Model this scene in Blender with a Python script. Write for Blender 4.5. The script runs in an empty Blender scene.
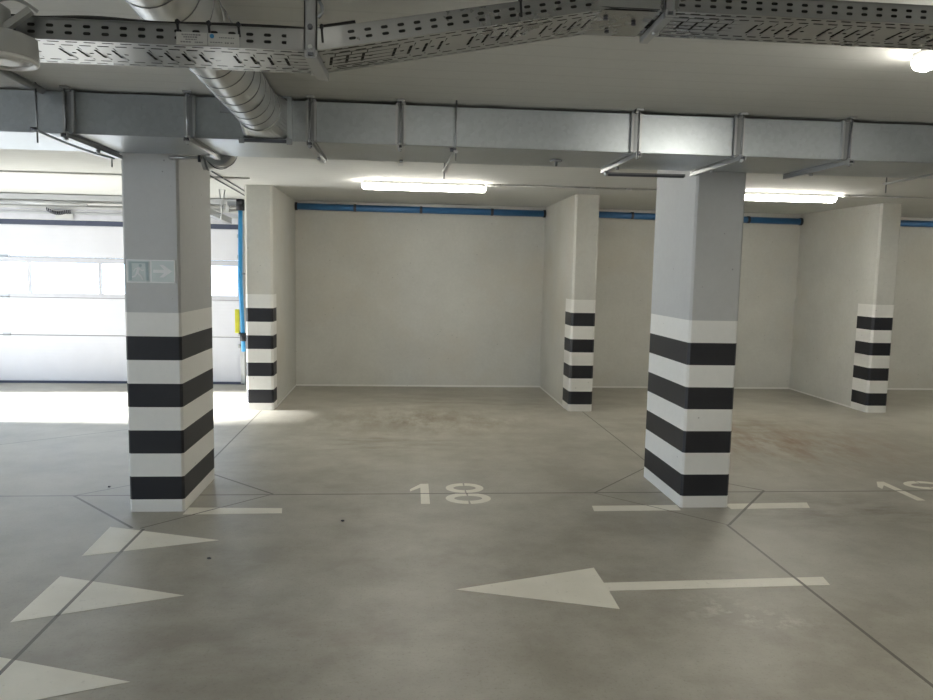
import bpy, bmesh, math, random
from mathutils import Vector, Matrix
random.seed(4)
scene = bpy.context.scene
C = scene.collection
PI = math.pi

# ------------------------------------------------------------------ materials
class NT:
    """tiny node-graph helper"""
    def __init__(s, mat):
        mat.use_nodes = True
        s.m = mat; s.t = mat.node_tree; s.n = s.t.nodes; s.l = s.t.links
        s.bsdf = s.n['Principled BSDF']; s.out = s.n['Material Output']
        s.tc = s.n.new('ShaderNodeTexCoord')
    def link(s, a, b): s.l.new(a, b)
    def val(s, sock, v):
        if isinstance(v, (int, float)): sock.default_value = v
        elif isinstance(v, (tuple, list)): sock.default_value = v
        else: s.link(v, sock)
    def math(s, op, a, b=0.0, clamp=False):
        n = s.n.new('ShaderNodeMath'); n.operation = op; n.use_clamp = clamp
        s.val(n.inputs[0], a); s.val(n.inputs[1], b); return n.outputs[0]
    def noise(s, scale, detail=4, rough=.55, vec=None, stretch=None):
        v = vec or s.tc.outputs['Object']
        if stretch:
            mp = s.n.new('ShaderNodeMapping'); mp.inputs['Scale'].default_value = stretch
            s.link(v, mp.inputs[0]); v = mp.outputs[0]
        n = s.n.new('ShaderNodeTexNoise'); n.inputs['Scale'].default_value = scale
        n.inputs['Detail'].default_value = detail; n.inputs['Roughness'].default_value = rough
        s.link(v, n.inputs['Vector']); return n.outputs['Fac']
    def ramp(s, fac, stops):
        n = s.n.new('ShaderNodeValToRGB'); e = n.color_ramp.elements
        while len(e) < len(stops): e.new(.5)
        for i, (p, c) in enumerate(stops):
            e[i].position = p; e[i].color = (*c, 1) if not isinstance(c, (int, float)) else (c, c, c, 1)
        s.link(fac, n.inputs[0]); return n.outputs[0]
    def mix(s, fac, a, b, mode='MIX'):
        n = s.n.new('ShaderNodeMix'); n.data_type = 'RGBA'; n.blend_type = mode
        s.val(n.inputs[0], fac)
        for k, v in ((6, a), (7, b)):
            if isinstance(v, tuple): n.inputs[k].default_value = (*v, 1)
            else: s.link(v, n.inputs[k])
        return n.outputs[2]
    def bump(s, h, strength=.2, dist=.01):
        n = s.n.new('ShaderNodeBump'); n.inputs['Strength'].default_value = strength
        n.inputs['Distance'].default_value = dist
        s.link(h, n.inputs['Height']); s.link(n.outputs[0], s.bsdf.inputs['Normal'])

MATS = {}
def simple(name, col, rough=.5, metal=0.0, var=.06, scale=9.0, spec=None):
    m = bpy.data.materials.new(name); g = NT(m)
    f = g.noise(scale, 4)
    lo = tuple(c * (1 - var) for c in col); hi = tuple(min(1, c * (1 + var)) for c in col)
    g.link(g.ramp(f, [(.3, lo), (.7, hi)]), g.bsdf.inputs['Base Color'])
    g.bsdf.inputs['Roughness'].default_value = rough
    g.bsdf.inputs['Metallic'].default_value = metal
    if spec is not None: g.bsdf.inputs['Specular IOR Level'].default_value = spec
    MATS[name] = m; return m

def emit(name, col, strength):
    m = bpy.data.materials.new(name); g = NT(m)
    g.bsdf.inputs['Base Color'].default_value = (.8, .8, .8, 1)
    g.bsdf.inputs['Emission Color'].default_value = (*col, 1)
    g.bsdf.inputs['Emission Strength'].default_value = strength
    MATS[name] = m; return m

def concrete(name, col, var=.05, pits=True, rough=.8, stain=None, boards=0.0, bumps=.12):
    m = bpy.data.materials.new(name); g = NT(m)
    big = g.noise(1.3, 5, .6); fine = g.noise(28, 5, .65)
    f = g.math('ADD', g.math('MULTIPLY', big, .65), g.math('MULTIPLY', fine, .35))
    lo = tuple(c * (1 - var * 1.4) for c in col); hi = tuple(min(1, c * (1 + var)) for c in col)
    c = g.ramp(f, [(.36, lo), (.64, hi)])
    if stain:
        s = g.noise(.8, 5, .6)
        c = g.mix(g.math('MULTIPLY', g.ramp(s, [(.48, 0.0), (.68, 1.0)]), .55), c, stain)
    if boards:
        w = g.n.new('ShaderNodeTexWave'); w.wave_type = 'BANDS'; w.bands_direction = 'Y'
        w.inputs['Scale'].default_value = boards; w.inputs['Distortion'].default_value = .6
        w.inputs['Detail'].default_value = 1; g.link(g.tc.outputs['Object'], w.inputs['Vector'])
        c = g.mix(g.math('MULTIPLY', g.ramp(w.outputs['Fac'], [(.0, 1.0), (.05, 0.0)]), .16), c, tuple(k * .62 for k in col))
    if pits:
        v = g.n.new('ShaderNodeTexVoronoi'); v.inputs['Scale'].default_value = 11
        g.link(g.tc.outputs['Object'], v.inputs['Vector'])
        sp = g.math('LESS_THAN', v.outputs['Distance'], .065)
        keep = g.math('GREATER_THAN', g.noise(7.3, 2), .53)
        c = g.mix(g.math('MULTIPLY', g.math('MULTIPLY', sp, keep), .55), c, tuple(k * .35 for k in col))
    g.link(c, g.bsdf.inputs['Base Color'])
    g.bsdf.inputs['Roughness'].default_value = rough
    g.bump(g.math('ADD', fine, g.math('MULTIPLY', big, .5)), bumps, .006)
    MATS[name] = m; return m

def galvanised(name, col=(.56, .575, .59), rough=.26, metal=1.0, bump=.05, sp=.25):
    m = bpy.data.materials.new(name); g = NT(m)
    v = g.n.new('ShaderNodeTexVoronoi'); v.inputs['Scale'].default_value = 45
    g.link(g.tc.outputs['Object'], v.inputs['Vector'])
    big = g.noise(2.2, 4)
    f = g.math('ADD', g.math('MULTIPLY', v.outputs['Color'], sp), g.math('MULTIPLY', big, 1 - sp))
    g.link(g.ramp(f, [(.25, tuple(c * .86 for c in col)), (.75, tuple(min(1, c * 1.1) for c in col))]), g.bsdf.inputs['Base Color'])
    r = g.math('ADD', rough - .05, g.math('MULTIPLY', f, .12))
    g.link(r, g.bsdf.inputs['Roughness'])
    g.bsdf.inputs['Metallic'].default_value = metal
    if bump: g.bump(g.noise(3.0, 2), bump, .02)
    MATS[name] = m; return m

WALLC = (.585, .58, .54)
concrete('wall_paint', WALLC, .06, True, .75, (.56, .52, .44))
concrete('ceiling_paint', (.61, .61, .585), .03, False, .85, None, 2.2, .08)
concrete('slab_paint', (.44, .43, .385), .04, False, .85, (.36, .35, .30), 2.2, .08)
concrete('pillar_paint', (.50, .505, .50), .04, True, .7)
concrete('white_band', (.78, .77, .735), .03, True, .6)
concrete('black_band', (.012, .0125, .017), .10, False, .5, None, 0, .05)
simple('zinc', (.42, .43, .44), .34, .85, .05, 6); simple('steel_pale', (.46, .47, .48), .4, .3, .05, 3); galvanised('zinc_duct', (.40, .43, .455), .34, 1.0); galvanised('zinc_spiral', (.50, .51, .51), .33, 1.0, 0, .08)
simple('zinc_dull', (.27, .28, .29), .42, .85, .05, 6); galvanised('zinc_tray', (.36, .37, .375), .27, 1.0, 0, .06)
simple('floor_outside', (.30, .295, .28), .9)
simple('dark_steel', (.09, .095, .11), .45, .6)
simple('black_rubber', (.018, .019, .024), .6)
simple('navy_seal', (.05, .06, .10), .55)
simple('cable_black', (.02, .02, .02), .45)
simple('plastic_grey', (.40, .41, .40), .5)
simple('plastic_white', (.72, .72, .71), .4)
simple('pipe_blue', (.045, .16, .36), .4)
simple('pipe_cyan', (.03, .28, .58), .4)
simple('hose_yellow', (.75, .72, .06), .5)
simple('blue_ink', (.05, .25, .5), .5)
simple('grey_ink', (.22, .22, .23), .6)
simple('label_white', (.50, .51, .50), .5)
simple('housing', (.55, .55, .54), .5)
simple('frame_white', (.52, .52, .56), .35)
emit('lamp_glow', (1.0, .965, .86), 76.0)
def door_mat():
    m = bpy.data.materials.new('door_panel_paint'); g = NT(m)
    w = g.n.new('ShaderNodeTexWave'); w.bands_direction = 'Z'; w.inputs['Scale'].default_value = 7
    w.inputs['Distortion'].default_value = .3; g.link(g.tc.outputs['Object'], w.inputs['Vector'])
    f = g.noise(3, 3)
    g.link(g.ramp(f, [(.3, (.62, .62, .66)), (.7, (.66, .66, .70))]), g.bsdf.inputs['Base Color'])
    g.bsdf.inputs['Roughness'].default_value = .4
    g.bump(w.outputs['Fac'], .12, .004); MATS['door_paint'] = m
door_mat()
def sign_mat():
    m = simple('sign_face', (.60, .66, .65), .35, 0, .05, 14); return m
sign_mat(); simple('sign_pale', (.80, .81, .81), .35); simple('sign_teal', (.40, .50, .51), .4)
def pane_mat():
    m = bpy.data.materials.new('pane_acrylic'); g = NT(m)
    tr = g.n.new('ShaderNodeBsdfTransparent'); tr.inputs[0].default_value = (.92, .94, .96, 1)
    gl = g.n.new('ShaderNodeBsdfGlossy'); gl.inputs['Roughness'].default_value = .08
    mx = g.n.new('ShaderNodeMixShader'); fr = g.n.new('ShaderNodeFresnel'); fr.inputs[0].default_value = 1.45
    g.link(fr.outputs[0], mx.inputs[0]); g.link(tr.outputs[0], mx.inputs[1]); g.link(gl.outputs[0], mx.inputs[2])
    g.link(mx.outputs[0], g.out.inputs[0]); MATS['pane'] = m
pane_mat()

JX, JR, JY = -1.526, 2.091, 5.236
SEGS = [(JX, -6, JX, 4.55, .006), (JX, 5.70, JX, 10.4, .005), (JR, -6, JR, 4.517, .006), (JR, 5.9, JR, 10.3, .004),
        (-6, JY, 9, JY, .0055),
        (-2.213, 5.236, -1.60, 4.57, .006), (-2.213, 5.236, -1.50, 5.86, .004), (-.879, 5.249, -1.50, 5.86, .0055), (-.879, 5.249, -1.55, 4.56, .004),
        (1.407, 5.228, 2.102, 4.517, .003), (1.407, 5.228, 2.02, 5.93, .004), (2.705, 5.266, 2.02, 5.93, .005), (2.705, 5.266, 2.102, 4.517, .006),
        (-4.4, 6.05, -2.2, 7.7, .004)]
def joints(g):
    sep = g.n.new('ShaderNodeSeparateXYZ'); g.link(g.tc.outputs['Object'], sep.inputs[0])
    X, Y = sep.outputs[0], sep.outputs[1]
    tot = None
    for (x0, y0, x1, y1, w) in SEGS:
        L = math.hypot(x1 - x0, y1 - y0); ux, uy = (x1 - x0) / L, (y1 - y0) / L
        dx = g.math('SUBTRACT', X, x0); dy = g.math('SUBTRACT', Y, y0)
        al = g.math('ADD', g.math('MULTIPLY', dx, ux), g.math('MULTIPLY', dy, uy))
        pe = g.math('ABSOLUTE', g.math('SUBTRACT', g.math('MULTIPLY', dx, uy), g.math('MULTIPLY', dy, ux)))
        k = g.math('MULTIPLY', g.math('LESS_THAN', pe, w * 1.5), g.math('MULTIPLY', g.math('GREATER_THAN', al, 0.0), g.math('LESS_THAN', al, L)))
        tot = k if tot is None else g.math('MAXIMUM', tot, k)
    return tot
def floor_mat():
    m = bpy.data.materials.new('polished_concrete'); g = NT(m)
    sep = g.n.new('ShaderNodeSeparateXYZ'); g.link(g.tc.outputs['Object'], sep.inputs[0])
    X, Y = sep.outputs[0], sep.outputs[1]
    big = g.noise(.55, 6, .62); mid = g.noise(2.6, 6, .65); fine = g.noise(70, 3, .7)
    f = g.math('ADD', g.math('MULTIPLY', big, .5), g.math('MULTIPLY', mid, .5))
    c = g.ramp(f, [(.41, (.285, .266, .222)), (.5, (.355, .337, .288)), (.60, (.42, .405, .352))])
    c = g.mix(g.math('MULTIPLY', g.ramp(fine, [(.56, 0.0), (.68, 1.0)]), .34), c, (.15, .14, .115))
    c = g.mix(g.math('MULTIPLY', g.ramp(fine, [(.28, 1.0), (.36, 0.0)]), .15), c, (.40, .385, .34))
    def blob(cx, cy, rx, ry, col, amt, nz):
        global _
        a = g.math('DIVIDE', g.math('SUBTRACT', X, cx), rx); b = g.math('DIVIDE', g.math('SUBTRACT', Y, cy), ry)
        d = g.math('SQRT', g.math('ADD', g.math('MULTIPLY', a, a), g.math('MULTIPLY', b, b)))
        k = g.math('SUBTRACT', 1.0, d, True)
        return g.math('MULTIPLY', g.math('MULTIPLY', k, nz), amt, True), col
    n1 = g.ramp(g.noise(4, 6, .7, stretch=(1, .35, 1)), [(.42, 0.0), (.62, 1.0)])
    n2 = g.ramp(g.noise(5, 6, .7, stretch=(.35, 1, 1)), [(.45, 0.0), (.62, 1.0)])
    n3 = g.ramp(g.noise(9, 5, .7), [(.5, 0.0), (.62, 1.0)])
    for b in (blob(.2, 7.9, 1.7, 1.0, (.17, .135, .08), 1.1, n1), blob(3.6, 6.9, 1.6, 1.5, (.20, .13, .075), 1.1, n1), blob(-.2, 6.9, 1.5, .7, (.16, .135, .09), .7, n2),
              blob(3.5, 7.6, 1.5, 1.2, (.16, .125, .07), .6, n2), blob(.6, 9.0, 2.0, 1.0, (.17, .145, .09), .6, n2),
              blob(-.6, 3.1, 1.3, .6, (.22, .17, .14), .35, n2), blob(3.2, 4.8, 1.4, .6, (.15, .12, .08), .7, n2),
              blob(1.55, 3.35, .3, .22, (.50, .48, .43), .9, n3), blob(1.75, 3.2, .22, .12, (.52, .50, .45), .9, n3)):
        c = g.mix(b[0], c, b[1])
    # saw-cut joints
    tot = joints(g)
    c = g.mix(g.math('MULTIPLY', tot, .8), c, (.05, .042, .032))
    g.link(c, g.bsdf.inputs['Base Color'])
    r = g.math('ADD', .34, g.math('MULTIPLY', mid, .22))
    g.link(r, g.bsdf.inputs['Roughness'])
    g.bsdf.inputs['Specular IOR Level'].default_value = .6
    g.bump(g.math('SUBTRACT', g.math('MULTIPLY', mid, .5), tot), .10, .004)
    MATS['floor'] = m
floor_mat()
def road_mat():
    m = bpy.data.materials.new('marking_paint'); g = NT(m)
    n = g.noise(26, 5, .7); b = g.noise(3, 4)
    c = g.ramp(b, [(.3, (.74, .715, .63)), (.7, (.84, .815, .73))])
    c = g.mix(g.math('MULTIPLY', g.ramp(n, [(.60, 0.0), (.72, 1.0)]), .35), c, (.32, .30, .26))
    c = g.mix(g.math('MULTIPLY', joints(g), .8), c, (.05, .042, .032))
    g.link(c, g.bsdf.inputs['Base Color']); g.bsdf.inputs['Roughness'].default_value = .5; MATS['marking'] = m
road_mat()

# ------------------------------------------------------------------ mesh builder
class MB:
    def __init__(s): s.bm = bmesh.new(); s.mats = []
    def mi(s, m):
        if m not in s.mats: s.mats.append(m)
        return s.mats.index(m)
    def poly(s, vs, faces, m):
        i = s.mi(m); b = [s.bm.verts.new(v) for v in vs]
        for f in faces:
            try:
                q = s.bm.faces.new([b[k] for k in f]); q.material_index = i
            except ValueError: pass
        return b
    def box(s, x0, x1, y0, y1, z0, z1, m, bev=0.0):
        if not bev:
            v = [(x0,y0,z0),(x1,y0,z0),(x1,y1,z0),(x0,y1,z0),(x0,y0,z1),(x1,y0,z1),(x1,y1,z1),(x0,y1,z1)]
            s.poly(v, [(0,3,2,1),(4,5,6,7),(0,1,5,4),(1,2,6,5),(2,3,7,6),(3,0,4,7)], m)
        else:
            t = bmesh.new(); bmesh.ops.create_cube(t, size=1)
            for w in t.verts: w.co = Vector(((x0+x1)/2 + w.co.x*(x1-x0), (y0+y1)/2 + w.co.y*(y1-y0), (z0+z1)/2 + w.co.z*(z1-z0)))
            bmesh.ops.bevel(t, geom=t.edges[:], offset=bev, segments=2, affect='EDGES', profile=.6)
            s.merge(t, m)
        return s
    def merge(s, t, m):
        i = s.mi(m); mp = {}
        for v in t.verts: mp[v] = s.bm.verts.new(v.co)
        for f in t.faces:
            q = s.bm.faces.new([mp[v] for v in f.verts]); q.material_index = i; q.smooth = f.smooth
        t.free()
    def obox(s, a, b, w, h, m, up=(0, 0, 1), off=(0, 0)):
        """box beam from a to b, w across, h along up"""
        a = Vector(a); b = Vector(b); d = (b - a).normalized(); up = Vector(up)
        sd = d.cross(up).normalized(); u = sd.cross(d)
        vs = []
        for p in (a, b):
            for (i, j) in ((-1,-1),(1,-1),(1,1),(-1,1)):
                vs.append(p + sd*(i*w/2 + off[0]) + u*(j*h/2 + off[1]))
        s.poly(vs, [(0,1,2,3),(7,6,5,4),(0,4,5,1),(1,5,6,2),(2,6,7,3),(3,7,4,0)], m); return s
    def tube(s, pts, r, m, n=12, caps=True, close=False):
        pts = [Vector(p) for p in pts]; i = s.mi(m); rings = []
        N = len(pts); prev = None
        for k, p in enumerate(pts):
            if close: d = (pts[(k+1) % N] - pts[k-1]).normalized()
            else: d = (pts[min(k+1, N-1)] - pts[max(k-1, 0)]).normalized()
            if prev is None:
                a = Vector((0,0,1)) if abs(d.z) < .9 else Vector((1,0,0))
                x = d.cross(a).normalized()
            else:
                x = (prev - d * prev.dot(d)).normalized()
            prev = x; y = d.cross(x)
            rr = r[k] if isinstance(r, (list, tuple)) else r
            rings.append([s.bm.verts.new(p + (x*math.cos(2*PI*j/n) + y*math.sin(2*PI*j/n))*rr) for j in range(n)])
        K = N if close else N - 1
        for k in range(K):
            A, B = rings[k], rings[(k+1) % N]
            for j in range(n):
                f = s.bm.faces.new([A[j], A[(j+1)%n], B[(j+1)%n], B[j]]); f.material_index = i; f.smooth = True
        if caps and not close:
            for R_ in (rings[0], rings[-1]):
                f = s.bm.faces.new(R_); f.material_index = i
        return s
    def flat(s, pts, z0, z1, m):
        """prism from an outline in x, y"""
        n = len(pts)
        vs = [(x, y, z0) for x, y in pts] + [(x, y, z1) for x, y in pts]
        s.poly(vs, [tuple(range(n-1, -1, -1)), tuple(range(n, 2*n))] + [(k, (k+1)%n, n+(k+1)%n, n+k) for k in range(n)], m); return s
    def build(s, name, parent=None, smooth=False):
        bmesh.ops.recalc_face_normals(s.bm, faces=s.bm.faces[:])
        me = bpy.data.meshes.new(name); s.bm.to_mesh(me); s.bm.free()
        for m in s.mats: me.materials.append(MATS[m])
        o = bpy.data.objects.new(name, me); C.objects.link(o)
        if parent is not None:
            o.parent = parent
            o.matrix_parent_inverse = Matrix.Translation(-parent.location)
        return o

def tag(o, label=None, cat=None, group=None, kind=None):
    if label: o['label'] = label
    if cat: o['category'] = cat
    if group: o['group'] = group
    if kind: o['kind'] = kind
    return o
def empty(name, loc, label, cat, group=None, kind=None):
    o = bpy.data.objects.new(name, None); o.location = loc; C.objects.link(o)
    o.empty_display_size = .1
    return tag(o, label, cat, group, kind)

# ------------------------------------------------------------------ dimensions
ZC, ZF = 2.455, 2.455          # rear slab underside, front slab underside
YST = 4.05                      # where the slab steps down
YA, YB = 4.875, 5.676           # pillars front and back
YC, YW = 8.415, 10.208          # wall ends, back wall
XL, XR, YBACK = -6.0, 9.3, -5.0
YD = 10.306

# ------------------------------------------------------------------ the setting
def struct(o, label, cat): return tag(o, label, cat, None, 'structure')
f = MB().box(XL, XR, YBACK, 10.6, -.2, 0, 'floor').build('floor'); struct(f, 'polished grey concrete garage floor with saw-cut joints', 'floor')
c = MB().box(XL, XR, YBACK, 10.6, ZC, ZC + .3, 'ceiling_paint')
struct(c.build('ceiling'), 'off-white painted concrete garage ceiling', 'ceiling')
XAa, XAb, XBa, XBb, XCa, XCb = -1.69, -1.396, 1.927, 2.204, 5.523, 5.786
b = MB().box(XAb - .02, XR, YW, YW + .3, 0, ZC, 'wall_paint')
struct(b.build('wall_back'), 'cream-grey painted concrete wall behind the parking bays', 'wall')
for nm, x0, x1, z0, z1 in (('baseboard_back', XAb, XBa, 0, .022), ('baseboard_back', XBb, XCa, 0, .022), ('baseboard_back', XCb, XR, 0, .022)):
    struct(MB().box(x0, x1, YW - .006, YW, z0, z1, 'white_band').build(nm), 'thin pale strip along the foot of the back wall', 'baseboard')
struct(MB().box(XL, XR, YBACK - .2, YBACK, 0, ZF, 'wall_paint').build('wall_front'), 'painted concrete wall behind the viewer', 'wall')
struct(MB().box(XR, XR + .2, YBACK, YW + .3, 0, ZF, 'wall_paint').build('wall_right'), 'painted concrete wall at the far right', 'wall')
OY0, OY1, OZ = 7.85, 9.50, 2.30; PY0, PY1 = -.6, 3.4       # two openings added in the unseen left wall to let daylight in
w = MB().box(XL - .2, XL, YBACK, PY0, 0, ZC, 'wall_paint').box(XL - .2, XL, PY1, OY0, 0, ZC, 'wall_paint').box(XL - .2, XL, PY0, PY1, OZ, ZC, 'wall_paint').box(XL - .2, XL, OY1, 10.6, 0, ZC, 'wall_paint').box(XL - .2, XL, OY0, OY1, OZ, ZC, 'wall_paint')
struct(w.build('wall_left'), 'painted wall at the far left with two openings added to let in daylight', 'wall')
struct(MB().box(-12.5, XL - .21, -3.5, 5.6, 2.50, 2.65, 'slab_paint').build('sun_blocker'), 'unseen flat slab added outside the near left opening to keep the sun out', 'sun_blocker')  # added out of view: stops the sun beam, lets low sky light in
struct(MB().box(-60, 60, -60, 60, -.40, -.21, 'floor_outside').build('ground'), 'pale paving outside the garage', 'ground')
# wall around the sectional door
w = MB().box(-2.09, XAb, YD - .03, YW + .3, 0, ZC, 'ceiling_paint').box(XL, -5.77, YD - .03, YW + .3, 0, ZC, 'ceiling_paint').box(-5.77, -2.09, YD - .03, YW + .3, 2.13, ZC, 'ceiling_paint')
struct(w.build('wall_door'), 'white wall framing the garage door', 'wall')

S, B0 = .1501, .0819
def banded(x0, x1, y0, y1, ztop, bandx=None, mat='pillar_paint', ch=.012, bands=9, limity=None):
    """upright prism with chamfered corners, black and white hoops up to chest height.  limity: hoops only in front of that y"""
    mb = MB()
    def ring(xa, xb, ya, yb):
        return [(xa+ch, ya), (xb-ch, ya), (xb, ya+ch), (xb, yb-ch), (xb-ch, yb), (xa+ch, yb), (xa, yb-ch), (xa, ya+ch)]
    zs = [0, B0] + [B0 + S*k for k in range(1, bands)] + [ztop]
    cols = ['white_band'] + [('black_band' if k % 2 == 0 else 'white_band') for k in range(bands - 1)] + [mat]
    e = 0.0
    for k in range(len(zs) - 1):
        if limity is None or cols[k] == mat:
            parts = [((x0, x1, y0, y1), cols[k])]
        else:
            parts = [((x0, x1, y0, limity), cols[k]), ((x0, x1, limity, y1), mat)]
        for (q, mm) in parts:
            if limity is None or mm == mat and cols[k] == mat:
                pts = ring(*q)
            elif q[2] == y0:
                xa, xb, ya, yb = q; pts = [(xa+ch, ya), (xb-ch, ya), (xb, ya+ch), (xb, yb), (xa, yb), (xa, ya+ch)]
            else:
                xa, xb, ya, yb = q; pts = [(xa, ya), (xb, ya), (xb, yb), (xa, yb)]
            mb.flat(pts, zs[k], zs[k+1], mm)
    return mb
for nm, x0, x1, lab in (('wall_stub_left', XAa, XAb, 'left dividing wall end with black and white bands beside the garage door'),
                        ('wall_stub_middle', XBa, XBb, 'middle dividing wall end with black and white bands behind bay 18'),
                        ('wall_stub_right', XCa, XCb, 'right dividing wall end with black and white bands')):
    y1 = YW if nm != 'wall_stub_left' else YD - .03
    o = banded(x0, x1, YC, y1, ZC, mat='wall_paint', ch=.022, limity=YC + {'wall_stub_left': .24, 'wall_stub_middle': .33, 'wall_stub_right': .31}[nm]).build(nm)
    struct(o, lab, 'wall')
for x in (XBa, XCa, XAb):
    s_ = -1 if x != XAb else 1
    struct(MB().box(min(x, x + s_*.006), max(x, x + s_*.006), YC + .14, YW - .008, 0, .018, 'white_band').build('baseboard_side'), 'thin pale strip along the foot of a dividing wall', 'baseboard')

# ------------------------------------------------------------------ pillars
o = banded(-1.718, -1.377, YA, YB, ZC, ch=.014).build('concrete_pillar')
tag(o, 'left grey pillar with black and white hoops and the exit sign', 'pillar', 'striped pillars in front of the bays')
o = banded(1.917, 2.255, YA, YB, ZC, ch=.014).build('concrete_pillar')
tag(o, 'right grey pillar with black and white hoops and no sign', 'pillar', 'striped pillars in front of the bays')

# exit sign on the left pillar
sg = empty('exit_sign', (-1.551, YA - .004, 1.54), 'pale glow-in-the-dark emergency exit sign with running figure and arrow on the left pillar', 'sign')
MB().box(-1.698, -1.404, YA - .006, YA - .0015, 1.467, 1.612, 'sign_pale', .0015).build('sign_board', sg)
q = MB(); yy = YA - .0075
q.box(-1.690, -1.558, yy, yy + .0014, 1.475, 1.604, 'sign_face').box(-1.546, -1.412, yy, yy + .0014, 1.475, 1.604, 'sign_face'); q.build('sign_panel', sg)
def plate(mb, pts, y, m, t=.0012):
    n = len(pts); vs = [(x, y, z) for x, z in pts] + [(x, y + t, z) for x, z in pts]
    mb.poly(vs, [tuple(range(n)), tuple(range(2*n-1, n-1, -1))] + [(k, n+k, n+(k+1)%n, (k+1)%n) for k in range(n)], m)
def limb(mb, a, b, w, y, m):
    a = Vector(a); b = Vector(b); d = (b - a).normalized(); n = Vector((-d.y, d.x)) * w / 2
    plate(mb, [tuple(a + n), tuple(b + n), tuple(b - n), tuple(a - n)], y, m)
q = MB(); y2 = yy - .0012
q.box(-1.682, -1.666, y2, y2 + .0012, 1.482, 1.597, 'sign_teal'); q.box(-1.582, -1.566, y2, y2 + .0012, 1.482, 1.597, 'sign_teal'); q.box(-1.666, -1.582, y2, y2 + .0012, 1.588, 1.597, 'sign_teal')
q.build('doorway_symbol', sg)
q = MB()
plate(q, [(-1.613 + .009*math.cos(k*PI/6), 1.574 + .009*math.sin(k*PI/6)) for k in range(12)], y2, 'sign_teal')
for a, b_, w in (((-1.622, 1.562), (-1.633, 1.527), .017), ((-1.633, 1.53), (-1.612, 1.512), .010), ((-1.612, 1.512), (-1.600, 1.486), .009), ((-1.634, 1.53), (-1.645, 1.508), .010), ((-1.645, 1.508), (-1.664, 1.502), .009),
              ((-1.620, 1.558), (-1.602, 1.541), .007), ((-1.602, 1.541), (-1.590, 1.548), .006), ((-1.624, 1.558), (-1.645, 1.553), .007), ((-1.645, 1.553), (-1.654, 1.536), .006)):
    limb(q, a, b_, w, y2, 'sign_pale')
q.build('running_figure', sg)
q = MB()
plate(q, [(-1.536, 1.531), (-1.470, 1.531), (-1.498, 1.503), (-1.475, 1.503), (-1.422, 1.5405), (-1.475, 1.580), (-1.498, 1.580), (-1.470, 1.550), (-1.536, 1.550)], y2, 'sign_pale')
q.build('arrow_symbol', sg)

# ------------------------------------------------------------------ garage door
dr = empty('door_1', (-3.93, YD, 0), 'white sectional overhead garage door with a row of windows', 'door', None, 'structure')
DX0, DX1 = -5.77, -2.09
for z0, z1 in ((.032, .632), (.640, 1.126), (1.654, 2.066)):
    MB().box(DX0 + .01, DX1 - .01, YD, YD + .045, z0, z1, 'door_paint', .006).build('door_panel', dr)
fr = MB()
fr.box(DX0 + .01, DX1 - .01, YD, YD + .045, 1.132, 1.188, 'frame_white').box(DX0 + .01, DX1 - .01, YD, YD + .045, 1.580, 1.648, 'frame_white')
mull = [-5.709, -4.82, -3.931, -3.042, -2.153]
for x in mull:
    x0, x1 = (x - .018, x + .018)
    if x == mull[0]: x0 = DX0 + .01
    if x == mull[-1]: x1 = DX1 - .01
    fr.box(x0, x1, YD, YD + .045, 1.188, 1.580, 'frame_white')
frm = fr.build('window_frame', dr)
for a, b_ in zip(mull, mull[1:]):
    MB().box(a + .018, b_ - .018, YD + .018, YD + .026, 1.188, 1.580, 'pane').build('window_pane', dr)
tag(MB().box(DX0 + .01, DX1 - .01, YD - .004, YD + .04, 0, .032, 'navy_seal').build('bottom_seal', dr), 'dark rubber seal along the door foot')
tag(MB().box(DX0 + .01, DX1 - .01, YD - .012, YD + .03, 2.066, 2.13, 'navy_seal').build('top_seal', dr), 'dark rubber seal along the door top')
for x in (-5.12, -2.98):
    for z in (.636, 1.13, 1.65):
        h = MB().box(x - .05, x + .05, YD - .006, YD, z - .016, z + .030, 'zinc', .002).tube([(x - .05, YD - .012, z + .004), (x + .05, YD - .012, z + .004)], .008, 'zinc_dull', 8)
        h.build('hinge', dr)
for z in (.636, 1.13, 1.65):
    q = MB().box(DX0 + .01, DX1 - .01, YD - .001, YD + .03, z - .006, z + .003, 'grey_ink'); q.build('panel_joint', dr)
for x0, x1 in ((DX1 - .035, DX1 + .02), (DX0 - .02, DX0 + .035)):
    q = MB().box(x0, x0 + .012, YD - .06, YD - .012, .02, 2.13, 'zinc').box(x0, x1, YD - .075, YD - .06, .02, 2.13, 'zinc'); q.build('guide_track', dr)
for z in (.50, .66, 1.15, 1.68, 1.95):
    MB().box(DX1 - .06, DX1 + .015, YD - .10, YD - .075, z, z + .05, 'zinc', .004).tube([(DX1 - .055, YD - .105, z + .025), (DX1 - .02, YD - .105, z + .025)], .02, 'plastic_grey', 10).build('roller_bracket', dr)
# door gear above the opening
ge = empty('door_shaft_assembly', (-3.93, 10.2, 2.13), 'grey steel lintel rail, shaft and spring above the garage door', 'door gear')
MB().box(DX0, DX1, 10.14, 10.26, 2.375, 2.445, 'steel_pale', .004).build('lintel_rail', ge)
MB().tube([(DX0, 10.16, 2.335), (DX1 - .01, 10.16, 2.335)], .016, 'housing', 12).build('shaft', ge)
MB().tube([(-5.1, 10.16, 2.335), (-4.0, 10.16, 2.335)], .030, 'steel_pale', 16).build('spring_drum', ge)
MB().box(DX0, DX1, 10.235, 10.272, 2.135, 2.300, 'frame_white', .003).box(DX0, DX1, 10.215, 10.235, 2.27, 2.30, 'housing').box(DX0, DX1, 10.215, 10.235, 2.20, 2.225, 'steel_pale').build('cover_plate', ge)
MB().box(-4.42, -4.20, 10.205, 10.214, 2.145, 2.21, 'housing', .003).build('bracket_plate', ge)
pts = []
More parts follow.
